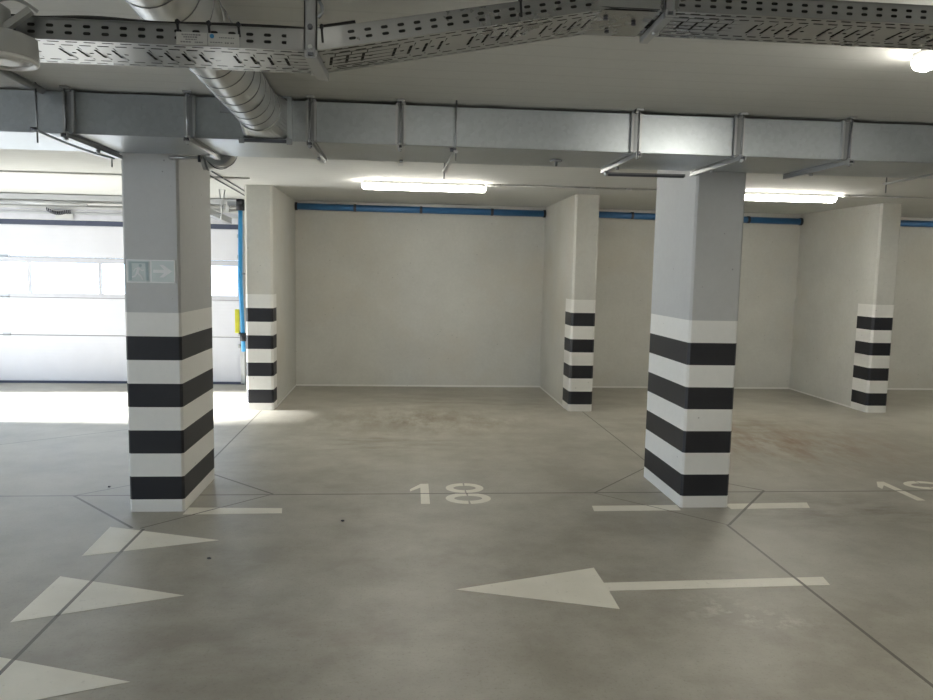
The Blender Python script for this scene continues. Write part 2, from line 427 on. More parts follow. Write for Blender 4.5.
for k in range(140):
    t = k / 139; pts.append((-4.52 + .30*t, 10.19 + .016*math.cos(k*.62), 2.262 - .05*math.sin(min(1, t*1.3)*PI*.8) + .02*math.sin(k*.62)))
MB().tube(pts, .006, 'dark_steel', 6).build('spring_coil', ge)
MB().tube([(-4.9, 10.20, 2.245), (-2.3, 10.20, 2.235)], .005, 'housing', 6).build('lift_cable', ge)
for x in (DX0 + .2, -2.25):
    MB().box(x - .02, x + .02, 10.12, 10.21, 2.28, 2.40, 'housing').build('bearing_bracket', ge)
# horizontal track
tk = empty('door_track', (-2.2, 8.6, 2.25), 'galvanised horizontal track of the garage door seen past the left pillar', 'door track')
q = MB().obox((-2.19, 7.3, 2.26), (-2.19, 10.08, 2.16), .012, .075, 'zinc').obox((-2.22, 7.3, 2.295), (-2.22, 10.08, 2.195), .06, .006, 'zinc').obox((-2.22, 7.3, 2.225), (-2.22, 10.08, 2.125), .06, .006, 'zinc')
q.build('rail', tk)
MB().tube([(-2.06, 8.99, 2.2), (-2.085, 9.0, ZC - .003), (-2.025, 9.0, ZC - .003), (-2.06, 9.01, 2.2), (-2.075, 9.0, 2.12)], .008, 'zinc', 8).obox((-2.17, 9.0, 2.17), (-2.05, 9.0, 2.17), .03, .006, 'zinc').build('hanger_strap', tk)
MB().box(-2.20, -1.99, 9.90, 9.93, 2.345, 2.40, 'zinc_dull', .003).build('end_bar', tk)
cb = MB()
for dx, z in ((0, ZC - .012), (.09, ZC - .012)):
    cb.tube([(-1.80 + dx - .03, 7.15, z), (-1.93 + dx, 9.95, z)], .007, 'dark_steel', 6)
tag(cb.build('ceiling_cable'), 'pair of thin dark cables clipped to the ceiling beside the left wall end', 'cable')

# ------------------------------------------------------------------ blue pipes
bp = empty('water_riser', (-1.79, 8.7, .75), 'bright blue upright pipe with black cap beside the garage door', 'pipe')
MB().tube([(-1.775, 8.72, .62), (-1.80, 8.7, 1.4), (-1.79, 8.7, 2.27)], .024, 'pipe_cyan', 14).build('pipe', bp)
tag(MB().tube([(-1.79, 8.7, 2.20), (-1.79, 8.7, 2.32)], .045, 'black_rubber', 14).build('cap', bp), 'black cap')
tag(MB().tube([(-1.775, 8.72, .74), (-1.775, 8.72, .83)], .040, 'black_rubber', 14).build('clamp', bp), 'black clamp')
tag(MB().box(-1.865, -1.815, 8.69, 8.73, .83, 1.10, 'hose_yellow', .01).build('valve_tag', bp), 'yellow sleeve')
MB().obox((-1.70, 8.7, 2.26), (-1.79, 8.7, 2.26), .03, .02, 'dark_steel').build('wall_bracket', bp)
MB().obox((-1.69, 8.7, 1.5), (-1.80, 8.7, 1.5), .02, .02, 'zinc_dull').build('wall_bracket', bp)
MB().obox((-1.69, 8.72, .79), (-1.775, 8.72, .79), .02, .02, 'zinc_dull').obox((-1.775, 8.72, .79), (-1.84, 8.72, .85), .03, .02, 'black_rubber').build('wall_bracket', bp)
def blue_pipe(x0, x1, za, zb, clips, lab):
    e = empty('water_pipe', ((x0 + x1) / 2, YW - .05, za), lab, 'pipe', 'blue pipes along the back wall')
    yy = YW - .052
    MB().tube([(x0, yy, za), (x0 + .25*(x1-x0), yy, .6*za + .4*zb), (x1, yy, zb)], .043, 'pipe_blue', 16).build('pipe', e)
    zz = lambda x: za + (zb - za) * (x - x0) / (x1 - x0)
    for x in clips:
        MB().tube([(x - .018, yy, zz(x)), (x + .018, yy, zz(x))], .048, 'dark_steel', 16).box(x - .012, x + .012, yy + .04, YW, zz(x) - .02, zz(x) + .02, 'dark_steel').build('pipe_clip', e)
    for x in (x0, x1):
        s_ = 1 if x == x0 else -1
        MB().tube([(x, yy, zz(x)), (x + s_*.03, yy, zz(x))], .052, 'black_rubber', 16).build('end_collar', e)
blue_pipe(XAb + .005, XBa - .005, 2.378, 2.366, (-.616, .251, 1.198), 'blue pipe on the back wall of bay 18 between the left and middle wall ends')
blue_pipe(XBb + .005, XCa - .005, 2.382, 2.352, (3.112, 4.75), 'blue pipe between the middle and right wall ends, passing behind the right pillar')
blue_pipe(XCb + .6, XR - .01, 2.371, 2.36, (8.2,), 'short visible length of blue pipe right of the right wall end')

# ------------------------------------------------------------------ strip lights
def strip_light(x0, x1, y, z, lab, grp='strip lights on the ceilings', w=.10, h=.085, rot=0):
    e = empty('strip_light', ((x0 + x1) / 2, y, z), lab, 'lamp', grp)
    q = MB(); hh = h * .42
    q.box(x0 + .012, x1 - .012, y - w/2 + .004, y + w/2 - .004, z - hh, z, 'housing', .006); q.build('housing', e)
    # rounded diffuser
    q = MB(); n = 10; sec = []
    for k in range(n + 1):
        a = PI * k / n; sec.append((-math.cos(a) * w/2, -hh - math.sin(a)**.75 * (h - hh)))
    i = q.mi('lamp_glow'); rings = []
    for (x, sc) in ((x0, .55), (x0 + .010, .85), (x0 + .03, 1), (x1 - .03, 1), (x1 - .010, .85), (x1, .55)):
        rings.append([q.bm.verts.new((x, y + a * sc, z - hh - .0005 + (b_ + hh) * sc)) for a, b_ in sec])
    for A, B_ in zip(rings, rings[1:]):
        for j in range(n):
            f_ = q.bm.faces.new([A[j], A[j+1], B_[j+1], B_[j]]); f_.smooth = True
        q.bm.faces.new([A[0], B_[0], B_[n], A[n]])
    q.bm.faces.new(rings[0]); q.bm.faces.new(rings[-1])
    tag(q.build('diffuser', e), 'glowing white diffuser')
    e.rotation_euler = (0, 0, rot)
    return e
strip_light(-.400, .840, 7.70, ZC, 'lit strip light on the ceiling of bay 18, between the two pillars')
strip_light(3.30, 4.535, 7.70, ZC, 'lit strip light on the ceiling just right of the right pillar')
strip_light(2.01 - .62, 2.01 + .62, 2.28, ZF, 'lit strip light cut by the right picture edge, nearest to the viewer', w=.085, h=.07, rot=PI/2)
strip_light(7.2, 8.44, 7.70, ZC, 'lit strip light over the bay beyond the right wall end')
strip_light(-.2, 1.04, -2.0, ZF, 'unseen strip light added far behind the viewer to brighten the front, left one')  # added lamp out of view, lifts the near floor and ceiling
strip_light(4.2, 5.44, -1.2, ZF, 'unseen strip light added behind the viewer to brighten the front, right one')  # second added lamp behind the camera, more light on the front area
# conduit carrying the lamps
cd = empty('conduit', (2, 7.68, ZC), 'thin grey conduit on the ceiling joining the two rear strip lights', 'conduit')
q = MB().tube([(.835, 7.68, ZC - .010), (3.31, 7.68, ZC - .010)], .009, 'housing', 8); q.build('conduit_tube', cd)
for x in (.96, 1.93, 2.31):
    MB().tube([(x - .03, 7.68, ZC - .012), (x + .03, 7.68, ZC - .012)], .013, 'plastic_white', 10).build('coupling', cd)
MB().box(.875, .915, 7.665, 7.695, ZC - .022, ZC, 'plastic_white', .002).build('clip', cd)
cd = empty('conduit', (6, 7.68, ZC), 'thin grey conduit on the ceiling right of the right-hand rear strip light', 'conduit')
MB().tube([(4.53, 7.68, ZC - .010), (7.2, 7.68, ZC - .010)], .009, 'housing', 8).build('conduit_tube', cd)
MB().tube([(4.60, 7.68, ZC - .012), (4.68, 7.68, ZC - .012)], .013, 'plastic_white', 10).build('coupling', cd)
cd = empty('conduit', (-3, 7.72, ZC), 'thin grey conduit on the ceiling crossing towards the garage door side', 'conduit')
MB().tube([(-5.9, 7.77, ZC - .010), (-1.5, 7.74, ZC - .010)], .009, 'housing', 8).build('conduit_tube', cd)

# ------------------------------------------------------------------ rectangular air duct
DY0, DY1, DZ0, DZ1 = 4.08, 4.70, 2.232, 2.440
du = empty('air_duct', (0, 4.4, DZ0), 'long rectangular galvanised air duct running under the ceiling in front of the pillars', 'duct')
fx = [-1.678, -1.085, -.474, -.012, 1.250, 1.823, 2.437, 3.9]
edges = [-5.9] + fx + [7.0]
for a, b_ in zip(edges, edges[1:]):
    q = MB().box(a + .0005, b_ - .0005, DY0, DY1, DZ0, DZ1, 'zinc_duct', .004); q.build('duct_section', du)
for x in fx:
    q = MB()
    for dx in (-.022, .022):
        s_ = .006
        q.box(x + dx - s_, x + dx + s_, DY0 - .022, DY0 + .002, DZ0 + .004, DZ1 - .004, 'zinc')
    q.box(x - .017, x + .017, DY0 - .010, DY0 + .002, DZ0 + .004, DZ1 - .004, 'zinc_dull')
    q.box(x - .024, x + .024, DY0 - .005, DY1, DZ1 - .003, DZ1 + .010, 'zinc')
    q.box(x - .024, x + .024, DY0 - .02, DY1 + .01, DZ0 - .006, DZ0, 'zinc')
    q.build('flange', du)
    q = MB().box(x - .014, x + .014, DY0 - .028, DY0 - .006, DZ1 - .005, DZ1 + .011, 'zinc', .003).build('corner_clip', du)

# carriers under the duct
def channel(mb, a, b, w=.028, h=.020, m='zinc'):
    mb.obox(a, b, w, .003, m, off=(0, -h/2)); mb.obox(a, b, .003, h, m, off=(-w/2, 0)); mb.obox(a, b, .003, h, m, off=(w/2, 0))
    mb.obox(a, b, w*.5, h*.4, 'dark_steel', off=(0, 0))
labs = ['steel carrier under the duct left of the left pillar', 'steel carrier under the duct in front of the left pillar', 'steel carrier under the duct right of the spiral duct',
        'short steel carrier under the duct above the left part of bay 18', 'bright steel carrier under the duct left of the right pillar', 'steel carrier under the duct in front of the right pillar', 'steel carrier under the duct right of the right pillar']
for x, lab in zip(fx[:7], labs):
    e = empty('duct_carrier', (x, 4.36, 2.2), lab, 'bracket', 'steel carriers under the duct')
    yb = 4.76 if x < -1.5 else 4.72 if x > 0.5 else 4.66
    q = MB(); channel(q, (x, 4.0, 2.214), (x, yb, 2.214)); q.build('channel', e)
    q = MB().tube([(x, 4.025, 2.19), (x, 4.025, ZC)], .005, 'zinc_dull', 8).build('threaded_rod', e)
    MB().tube([(x, 4.025, 2.192), (x, 4.025, 2.204)], .012, 'zinc', 6).build('nut', e)
    MB().tube([(x, 4.025, 2.224), (x, 4.025, 2.234)], .012, 'zinc', 6).build('nut', e)
    MB().tube([(x + .004, 4.42, 2.186), (x + .004, 4.42, 2.204)], .011, 'zinc', 6).build('nut', e)
    MB().box(x - .02, x + .02, 4.012, 4.0495, DZ1 + .004, DZ1 + .0148, 'zinc', .002).build('hook', e)
def trapeze(pa, pb, lab, sag=0.0, tail=.055, front=True, w=.022):
    e = empty('duct_trapeze', ((pa[0]+pb[0])/2, (pa[1]+pb[1])/2, pa[2]), lab, 'bracket', 'thin rails with hanging rods')
    q = MB(); n = 6; pts = []
    for k in range(n + 1):
        t = k / n; pts.append(Vector(pa).lerp(Vector(pb), t) + Vector((0, 0, -sag * 4 * t * (1 - t))))
    for a, b_ in zip(pts, pts[1:]): q.obox(a, b_, w, .012, 'zinc')
    q.build('rail', e)
    if front:
        MB().tube([(pa[0], pa[1] + .02, pa[2] - tail), (pa[0], pa[1] + .02, ZF)], .0045, 'zinc_dull', 8).build('threaded_rod', e)
        MB().tube([(pa[0] - .03, pa[1] + .02, pa[2] + .01), (pa[0] + .0, pa[1] + .02, pa[2] + .01)], .010, 'dark_steel', 6).build('nut', e)
    MB().tube([(pb[0], pb[1] - .02, pb[2] - tail), (pb[0], pb[1] - .02, ZC)], .0045, 'zinc_dull', 8).build('threaded_rod', e)
    return e
trapeze((-1.79, 3.95, 2.221), (-1.755, 4.86, 2.219), 'thin sagging rail and rod under the duct at the left, before the left pillar', .012)
trapeze((.275, 3.985, 2.194), (.258, 4.79, 2.19), 'thin slanting rail with rod under the duct near the middle of bay 18', 0, .045)
trapeze((3.10, 3.95, 2.2), (3.125, 4.75, 2.196), 'thin rail with rod under the duct near the right picture edge', 0, .06)
e = empty('cross_rail', (1.48, 4.61, 2.19), 'dark cross rail under the duct reaching the right pillar', 'bracket')
MB().obox((1.235, 4.635, 2.190), (1.735, 4.615, 2.190), .022, .018, 'zinc_dull').obox((1.245, 4.624, 2.182), (1.725, 4.604, 2.182), .012, .012, 'dark_steel').build('rail', e)
MB().tube([(1.243, 4.62, 2.175), (1.243, 4.62, 2.205)], .012, 'zinc', 6).build('nut', e)
q = MB().tube([(.89, 4.42, 2.195), (.89, 4.42, 2.232)], .008, 'zinc_dull', 8).tube([(.89, 4.42, 2.222), (.89, 4.42, 2.231)], .035, 'zinc_dull', 14)
tag(q.build('test_plug'), 'small round metal plug under the duct right of the bay lamp', 'plug')

# ------------------------------------------------------------------ spiral duct
sp = empty('spiral_duct', (-.69, 4.06, 2.345), 'round spiral-seam ventilation duct joining the front of the rectangular duct', 'duct')
ax = lambda y: Vector((-.703 + (4.0 - y) * .028, y, 2.340))
R = .106
q = MB().tube([ax(y) for y in (3.81, 3.2, 2.5, 1.2, 0.0, -1.5)], R, 'zinc_spiral', 40); q.build('pipe', sp)
q = MB(); pts = []
n = 32
for k in range(int(n * 5.1 / .145)):
    y = 3.78 - .145 * k / n; a = 2*PI*k/n
    p = ax(y); pts.append(p + Vector((math.cos(a), 0, math.sin(a))) * (R + .0005))
q.tube(pts, .0024, 'zinc_dull', 5); q.build('spiral_seam', sp)
q = MB().tube([ax(3.84), ax(3.79)], R + .004, 'zinc_spiral', 40); q.build('collar', sp)
# square-to-round hood
q = MB(); x0, x1, z0, z1 = -.812, -.592, 2.236, 2.440; n = 40; A = []; B_ = []; yH = 4.045
cx, cz = ax(3.82).x, ax(3.82).z
for k in range(n):
    a = 2*PI*(k + .5)/n; A.append((cx + R*math.cos(a), 3.82, cz + R*math.sin(a)))
    c_, s_ = math.cos(a), math.sin(a); m_ = max(abs(c_), abs(s_))
    B_.append(((x0+x1)/2 + c_/m_*(x1-x0)/2, yH, (z0+z1)/2 + s_/m_*(z1-z0)/2))
q.poly(A + B_, [(k, (k+1) % n, n + (k+1) % n, n + k) for k in range(n)], 'zinc_spiral'); q.build('hood', sp)
q = MB()
for bx in ((x0 - .022, x1 + .022, z0 - .022, z0), (x0 - .022, x1 + .022, z1, z1 + .010), (x0 - .022, x0, z0, z1), (x1, x1 + .022, z0, z1)):
    q.box(bx[0], bx[1], yH, DY0, bx[2], bx[3], 'zinc_duct')
q.build('square_flange', sp)
q = MB()
for x in (x0 - .010, x1 + .010): q.box(x - .014, x + .014, yH - .008, yH + .004, z0 - .028, z0 + .004, 'zinc_dull', .003)
q.box(x0, x1, yH - .006, yH + .004, z0 - .020, z0 - .004, 'dark_steel'); q.build('flange_bolts', sp)
MB().box(-.935, -.845, 4.065, 4.0795, 2.362, 2.440, 'zinc_dull', .002).build('mounting_plate', sp)
# elbow behind the rectangular duct
el = empty('duct_elbow', (-1.12, 4.9, 2.2), 'short shiny round duct elbow tucked behind the rectangular duct at the left pillar', 'duct')
arc = [Vector((-1.225, 4.90, 2.262))]
for k in range(9):
    a = PI/2 * k / 8; arc.append(Vector((-1.20 + .10*math.sin(a), 4.80 + .10*math.cos(a), 2.262 + .012*math.sin(a))))
arc.append(Vector((-1.10, 4.702, 2.275)))
MB().tube(arc, .094, 'zinc_spiral', 28).build('bend', el)
for k in (1, 5, 8):
    d = (arc[k+1] - arc[k-1]).normalized() * .006
    MB().tube([arc[k] - d, arc[k] + d], .097, 'zinc_dull' if k != 5 else 'black_rubber', 28).build('band', el)
MB().tube([(-1.215, 4.80, 2.232), (-1.41, 4.82, 2.230)], .010, 'zinc', 10).tube([(-1.41, 4.82, 2.230), (-1.41, 4.874, 2.230)], .010, 'zinc', 10).build('support_bar', el)
MB().box(-1.235, -1.222, 4.79, 4.81, 2.205, 2.262, 'dark_steel').build('bar_clamp', el)

# ------------------------------------------------------------------ cable tray
def hole_cell(mb, M, u0, u1, v0, v1, hu, hv, hw, hh, m, ang=0.0):
    """one perforated patch; M maps (u, v) to a point; slot centre (hu, hv), half sizes hw, hh"""
    i = mb.mi(m); dirs = []
    cu, cv = hu, hv
    cor = [math.atan2(v - cv, u - cu) for u, v in ((u0, v0), (u1, v0), (u1, v1), (u0, v1))]
    r = min(hw, hh); hole = []
    for (sx, sy, a0) in ((1, 1, 0), (-1, 1, PI/2), (-1, -1, PI), (1, -1, 1.5*PI)):
        for k in range(3):
            a = a0 + PI/4 * k
            hole.append((cu + sx*(hw - r) + r*math.cos(a), cv + sy*(hh - r) + r*math.sin(a)))
    def outer(a):
        c_, s_ = math.cos(a), math.sin(a); t = 1e9
        if c_ > 1e-9: t = min(t, (u1 - cu)/c_)
        if c_ < -1e-9: t = min(t, (u0 - cu)/c_)
        if s_ > 1e-9: t = min(t, (v1 - cv)/s_)
        if s_ < -1e-9: t = min(t, (v0 - cv)/s_)
        return (cu + c_*t, cv + s_*t)
    H = {}
    for x, y in hole:
        a = math.atan2(y - cv, x - cu) % (2*PI)
        if a > 2*PI - 1e-6: a = 0.0
        H[round(a, 5)] = (a, (x, y))
    H = sorted(H.values())
    hv_ = [mb.bm.verts.new(M(*p)) for a, p in H]; ov_ = [mb.bm.verts.new(M(*outer(a))) for a, p in H]
    cors = sorted([(a % (2*PI), p) for a, p in zip(cor, ((u0, v0), (u1, v0), (u1, v1), (u0, v1)))])
    n = len(H)
    for k in range(n):
        a, b_ = H[k][0], H[(k+1) % n][0]
        if b_ <= a: b_ += 2*PI
        ex = [p for (c_, p) in cors if a + 1e-6 < c_ < b_ - 1e-6 or a + 1e-6 < c_ + 2*PI < b_ - 1e-6]
        f_ = [hv_[k], ov_[k]] + [mb.bm.verts.new(M(*p)) for p in ex] + [ov_[(k+1) % n], hv_[(k+1) % n]]
        try:
            q = mb.bm.faces.new(f_); q.material_index = i
        except ValueError: pass
TW, TH = .200, .044
def tray_section(P0, P1, parent, pit=.0390):
    """P0, P1: near-edge bottom corners; tray spreads +y by TW"""
    P0 = Vector(P0); P1 = Vector(P1); L = (P1 - P0).length; n = max(1, round(L / pit)); pu = L / n
    d = (P1 - P0) / L; V = Vector((0, 1, 0)); V = (V - d*V.dot(d)).normalized(); U = V.cross(d) * -1
    if U.z < 0: U = -U
    mb = MB(); mt = 'zinc_tray'
    bot = lambda u, v: P0 + d*u + V*v
    nr = lambda u, v: P0 + d*u + U*v
    fa = lambda u, v: P0 + d*u + V*TW + U*v
    i = mb.mi(mt)
    rows = [(0, .026, .013, 0), (.026, .050, .038, .5), (.150, .174, .162, .5), (.174, .200, .187, 0)]
    for k in range(n):
        u0, u1 = k*pu, (k+1)*pu; uc = (u0+u1)/2
        for (v0, v1, vc, sh) in rows:
            # half-pitch stagger: alternate rows place the slot over the cell border by splitting
            if sh == 0: hole_cell(mb, bot, u0, u1, v0, v1, uc, vc, pu*.34, .0032, mt)
            else:
                a0 = u0 + pu*.5
                if k < n - 1: hole_cell(mb, bot, a0, a0 + pu, v0, v1, a0 + pu/2, vc, pu*.34, .0032, mt)
                if k == 0: mb.poly([bot(u0, v0), bot(a0, v0), bot(a0, v1), bot(u0, v1)], [(0,1,2,3)], mt)
                if k == n - 1: mb.poly([bot(a0, v0), bot(u1, v0), bot(u1, v1), bot(a0, v1)], [(0,1,2,3)], mt)
        if k % 5 == 4:
            mb.poly([bot(u0, .050), bot(u1, .050), bot(u1, .150), bot(u0, .150)], [(0,1,2,3)], mt)
        else:
            hole_cell(mb, bot, u0, u0 + pu*.5, .050, .150, u0 + pu*.25, .10, .0036, .033, mt)
            hole_cell(mb, bot, u0 + pu*.5, u1, .050, .150, u0 + pu*.75, .10, .0055, .004, mt)
        for Mf in (nr, fa):
            hole_cell(mb, Mf, u0, u1, 0, .023, uc, .0155, pu*.21, .0034, mt)
            hole_cell(mb, Mf, u0, u1, .023, TH, uc, .0300, pu*.21, .0034, mt)
    # rolled rims
    for base, sgn in ((nr, 1), (fa, -1)):
        a, b_ = base(0, TH), base(L, TH)
        mb.obox(a + V*sgn*.006, b_ + V*sgn*.006, .012, .004, mt, up=U)
    o = mb.build('tray_section', parent)
    return o
tr = empty('cable_tray', (-.22, 1.87, 2.06), 'perforated galvanised cable tray across the top of the picture, sloping up in the middle', 'cable tray')
T0, T1, T2, T3 = (-1.75, 1.772, 2.062), (-.205, 1.772, 2.062), (.50, 1.866, 2.219), (2.60, 1.866, 2.219)
tray_section(T0, T1, tr); tray_section(T1, T2, tr); tray_section(T2, T3, tr)
q = MB()
q.obox((-.26, 1.7705, 2.086), (-.19, 1.7705, 2.086), .002, .044, 'zinc_tray').obox((-.215, 1.772, 2.09), (-.14, 1.782, 2.104), .002, .036, 'zinc_tray'); q.build('joint_plate', tr)
q = MB(); q.poly([(.47, 1.867, 2.2145), (.62, 1.867, 2.2160), (.62, 2.065, 2.2160), (.47, 2.065, 2.2145)], [(0, 1, 2, 3)], 'zinc_tray')
q.build('joint_plate', tr)
MB().box(.46, .62, 1.862, 1.8645, 2.221, 2.262, 'zinc_tray').build('joint_plate', tr)
# screws on the joint plate
for x, y in ((.50, 1.92), (.53, 2.02), (.58, 1.95)): MB().tube([(x, y, 2.209), (x, y, 2.2158)], .006, 'dark_steel', 8).build('screw', tr)
# black cables in the tray
def tray_pt(x, dy, dz):
    if x < T1[0]: y, z = T1[1], T1[2]
    elif x < T2[0]:
        t = (x - T1[0]) / (T2[0] - T1[0]); y = T1[1] + t*(T2[1]-T1[1]); z = T1[2] + t*(T2[2]-T1[2])
    else: y, z = T2[1], T2[2]
    return Vector((x, y + dy, z + dz))
def run(dy, dz, r, x0=-1.7, x1=2.5, n=60, mat='cable_black', wob=.006):
    return MB().tube([tray_pt(x0 + (x1-x0)*k/n, dy + wob*math.sin(k*.7 + dy*90), dz + .002*math.sin(k*.5)) for k in range(n+1)], r, mat, 8)
tag(run(.022, .051, .007, x0=-1.7, x1=-.18, wob=.003).build('cable'), 'black cable lying highest, showing above the tray rim left of the hanger', 'cable', 'black cables in the tray')
for k in range(7):
    tag(run(.018 + .0265*k, .0135, .0125, wob=.0008).build('cable'), ['black cable in the bottom layer of the tray, nearest the front rim', 'black cable in the bottom layer of the tray, second from the front rim', 'black cable in the bottom layer of the tray, third from the front rim', 'black cable in the bottom layer of the tray, middle one', 'black cable in the bottom layer of the tray, third from the back rim', 'black cable in the bottom layer of the tray, second from the back rim', 'black cable in the bottom layer of the tray, nearest the back rim'][k], 'cable', 'black cables in the tray')
for k in range(4):
    tag(run(.018 + .0330*k, .0375, .0115, wob=.0008).build('cable'), ['black cable in the upper layer of the tray, nearest the front rim', 'black cable in the upper layer of the tray, second from the front rim', 'black cable in the upper layer of the tray, third from the front rim', 'black cable in the upper layer of the tray, farthest from the front rim'][k], 'cable', 'black cables in the tray')
# ribbed conduit on top at the bend
pts = []; rad = []
for k in range(70):
    x = -.185 + .075*k/69; pts.append(tray_pt(x, .013, .050)); rad.append(.0085 if k % 2 else .0065)
tag(MB().tube(pts, rad, 'cable_black', 10).build('ribbed_conduit'), 'short ribbed black conduit on the tray rim beside the hanger', 'conduit')
# cable ties
def tie(x, L, lab):
    p = tray_pt(x, -.004, TH + .004)
    q = MB().obox(p, p + Vector((.003, -.001, -L)), .005, .002, 'black_rubber', up=(0, 1, 0)).tube([p + Vector((0, 0, .004)), p + Vector((0, .03, .006))], .003, 'black_rubber', 6).box(p.x - .004, p.x + .004, p.y - .003, p.y + .003, p.z - .004, p.z + .004, 'black_rubber')
    tag(q.build('cable_tie'), lab, 'cable tie', 'black cable ties on the tray')
tie(-.495, .028, 'black cable tie at the left end of the tray labels')
tie(-.428, .030, 'black cable tie between the two tray labels')
tie(-.364, .026, 'black cable tie at the right end of the tray labels')
tie(-.183, .034, 'black cable tie right of the tray hanger')
tie(.272, .04, 'black cable tie on the sloping part of the tray')
# labels
def tray_label(x0, x1, lab, blue):
    e = empty('tray_label', ((x0+x1)/2, 1.766, 2.065), lab, 'label', 'printed labels on the tray')
    MB().box(x0, x1, 1.7655, 1.7675, 2.062, 2.089, 'label_white', .0006).build('card', e)
    q = MB(); w = x1 - x0
    rows = ([(.18, .80, 2.0835, .0030), (.24, .72, 2.0785, .0034), (.30, .66, 2.0735, .0022), (.14, .52, 2.068, .0028), (.60, .86, 2.068, .0028)] if not blue else [(.36, .86, 2.080, .0020), (.06, .46, 2.0695, .0018), (.54, .68, 2.069, .0026), (.72, .84, 2.069, .0026)])
    for a, b_, z, h in rows:
        x = x0 + a*w
        while x < x0 + b_*w - .002:
            l = random.uniform(.002, .0055); q.box(x, min(x + l, x0 + b_*w), 1.7648, 1.7656, z - h/2, z + h/2, 'grey_ink'); x += l + .0011
    q.build('print', e)
    if blue:
        cx, cz = x0 + .13*w, 2.0825; q = MB()
        plate(q, [(cx + .0048*math.cos(k*PI/8), cz + .0048*math.sin(k*PI/8)) for k in range(16)], 1.7645, 'blue_ink')
        q.build('emblem', e)
tray_label(-.497, -.431, 'grey printed label with dark lines of text on the tray side, left of its pair', False)
tray_label(-.429, -.362, 'grey printed label with a blue round emblem on the tray side, right of its pair', True)
# hangers
hg = empty('tray_hanger', (-.205, 1.76, 2.05), 'upright slotted steel hanger with foot holding the tray at its bend', 'bracket')
q = MB().box(-.220, -.192, 1.758, 1.761, 2.045, 2.175, 'zinc_dull').box(-.220, -.217, 1.758, 1.772, 2.045, 2.175, 'zinc_dull').box(-.195, -.192, 1.758, 1.772, 2.045, 2.175, 'zinc_dull')
q.box(-.217, -.195, 1.758, 1.770, 2.175, 2.215, 'zinc'); q.build('upright', hg)
MB().tube([(-.206, 1.766, 2.20), (-.206, 1.766, ZF)], .005, 'zinc_dull', 8).build('threaded_rod', hg)
q = MB(); channel(q, (-.205, 1.752, 2.051), (-.197, 1.955, 2.051), .024, .016); q.build('foot', hg)
MB().tube([(-.206, 1.751, 2.109), (-.206, 1.758, 2.109)], .006, 'dark_steel', 8).build('bolt', hg)
MB().tube([(-.206, 1.751, 2.066), (-.206, 1.758, 2.066)], .005, 'zinc', 8).build('bolt', hg)
MB().tube([(-.189, 1.76, 2.17), (-.180, 1.757, 2.155), (-.180, 1.757, 2.14), (-.189, 1.76, 2.13)], .004, 'zinc_dull', 8).build('hook', hg)
hg = empty('tray_hanger', (.63, 1.95, 2.2), 'slanted steel hanger arm under the raised part of the tray', 'bracket')
q = MB(); channel(q, (.640, 1.845, 2.209), (.646, 2.068, 2.209), .020, .014); q.build('foot', hg)
MB().box(.628, .652, 1.852, 1.855, 2.20, 2.36, 'zinc_dull').box(.628, .631, 1.852, 1.864, 2.20, 2.36, 'zinc_dull').build('upright', hg)
MB().tube([(.640, 1.86, 2.34), (.640, 1.86, ZF)], .005, 'zinc_dull', 8).build('threaded_rod', hg)
MB().tube([(.645, 1.97, 2.192), (.645, 1.97, 2.21)], .009, 'zinc', 6).build('nut', hg)

# ------------------------------------------------------------------ grey alarm lamp at the left picture edge
al = empty('alarm_lamp', (-.85, 1.72, 2.0), 'grey round lamp with white rim hanging under the tray at the left picture edge', 'lamp')
cx, cy = -.848, 1.735
MB().tube([(cx, cy, 2.060), (cx, cy, 2.052), (cx, cy, 2.012), (cx, cy, 2.006)], [.050, .068, .070, .066], 'plastic_grey', 36).build('body', al)
ring = [(cx + .064*math.cos(2*PI*k/36), cy + .064*math.sin(2*PI*k/36), 2.004) for k in range(36)]
tag(MB().tube(ring, .006, 'plastic_white', 8, close=True).build('rim', al), 'white rim')
tag(MB().tube([(cx, cy, 2.006), (cx, cy, 2.000)], [.055, .03], 'plastic_white', 24).build('lens', al), 'pale lens')
MB().box(-.905, -.838, 1.700, 1.764, 2.058, 2.118, 'plastic_grey', .006).build('junction_box', al)
MB().obox((-.84, 1.735, 2.07), (-.79, 1.745, 2.113), .022, .012, 'plastic_grey').build('bracket', al)
pts = [(-.86 + .05*math.sin(t*PI), 1.74 + .02*t, 2.115 + .022*math.sin(t*PI)) for t in [k/14 for k in range(15)]]
pts = [(-.87 + .085*t, 1.735 + .03*t, 2.116 + .020*math.sin(t*PI)) for t in [k/14 for k in range(15)]]
MB().tube(pts, .004, 'plastic_grey', 8).build('lead', al)
cp = empty('ceiling_conduit', (-1.84, 3.0, 2.44), 'pale grey conduit pipe hung below the ceiling at the far left', 'conduit')
MB().tube([(-1.81, 1.2, 2.436), (-1.80, 4.06, 2.436)], .017, 'plastic_grey', 14).build('conduit_tube', cp)
for y in (1.5, 3.3): MB().box(-1.83, -1.785, y - .01, y + .01, 2.415, ZF, 'plastic_grey').build('clip', cp)

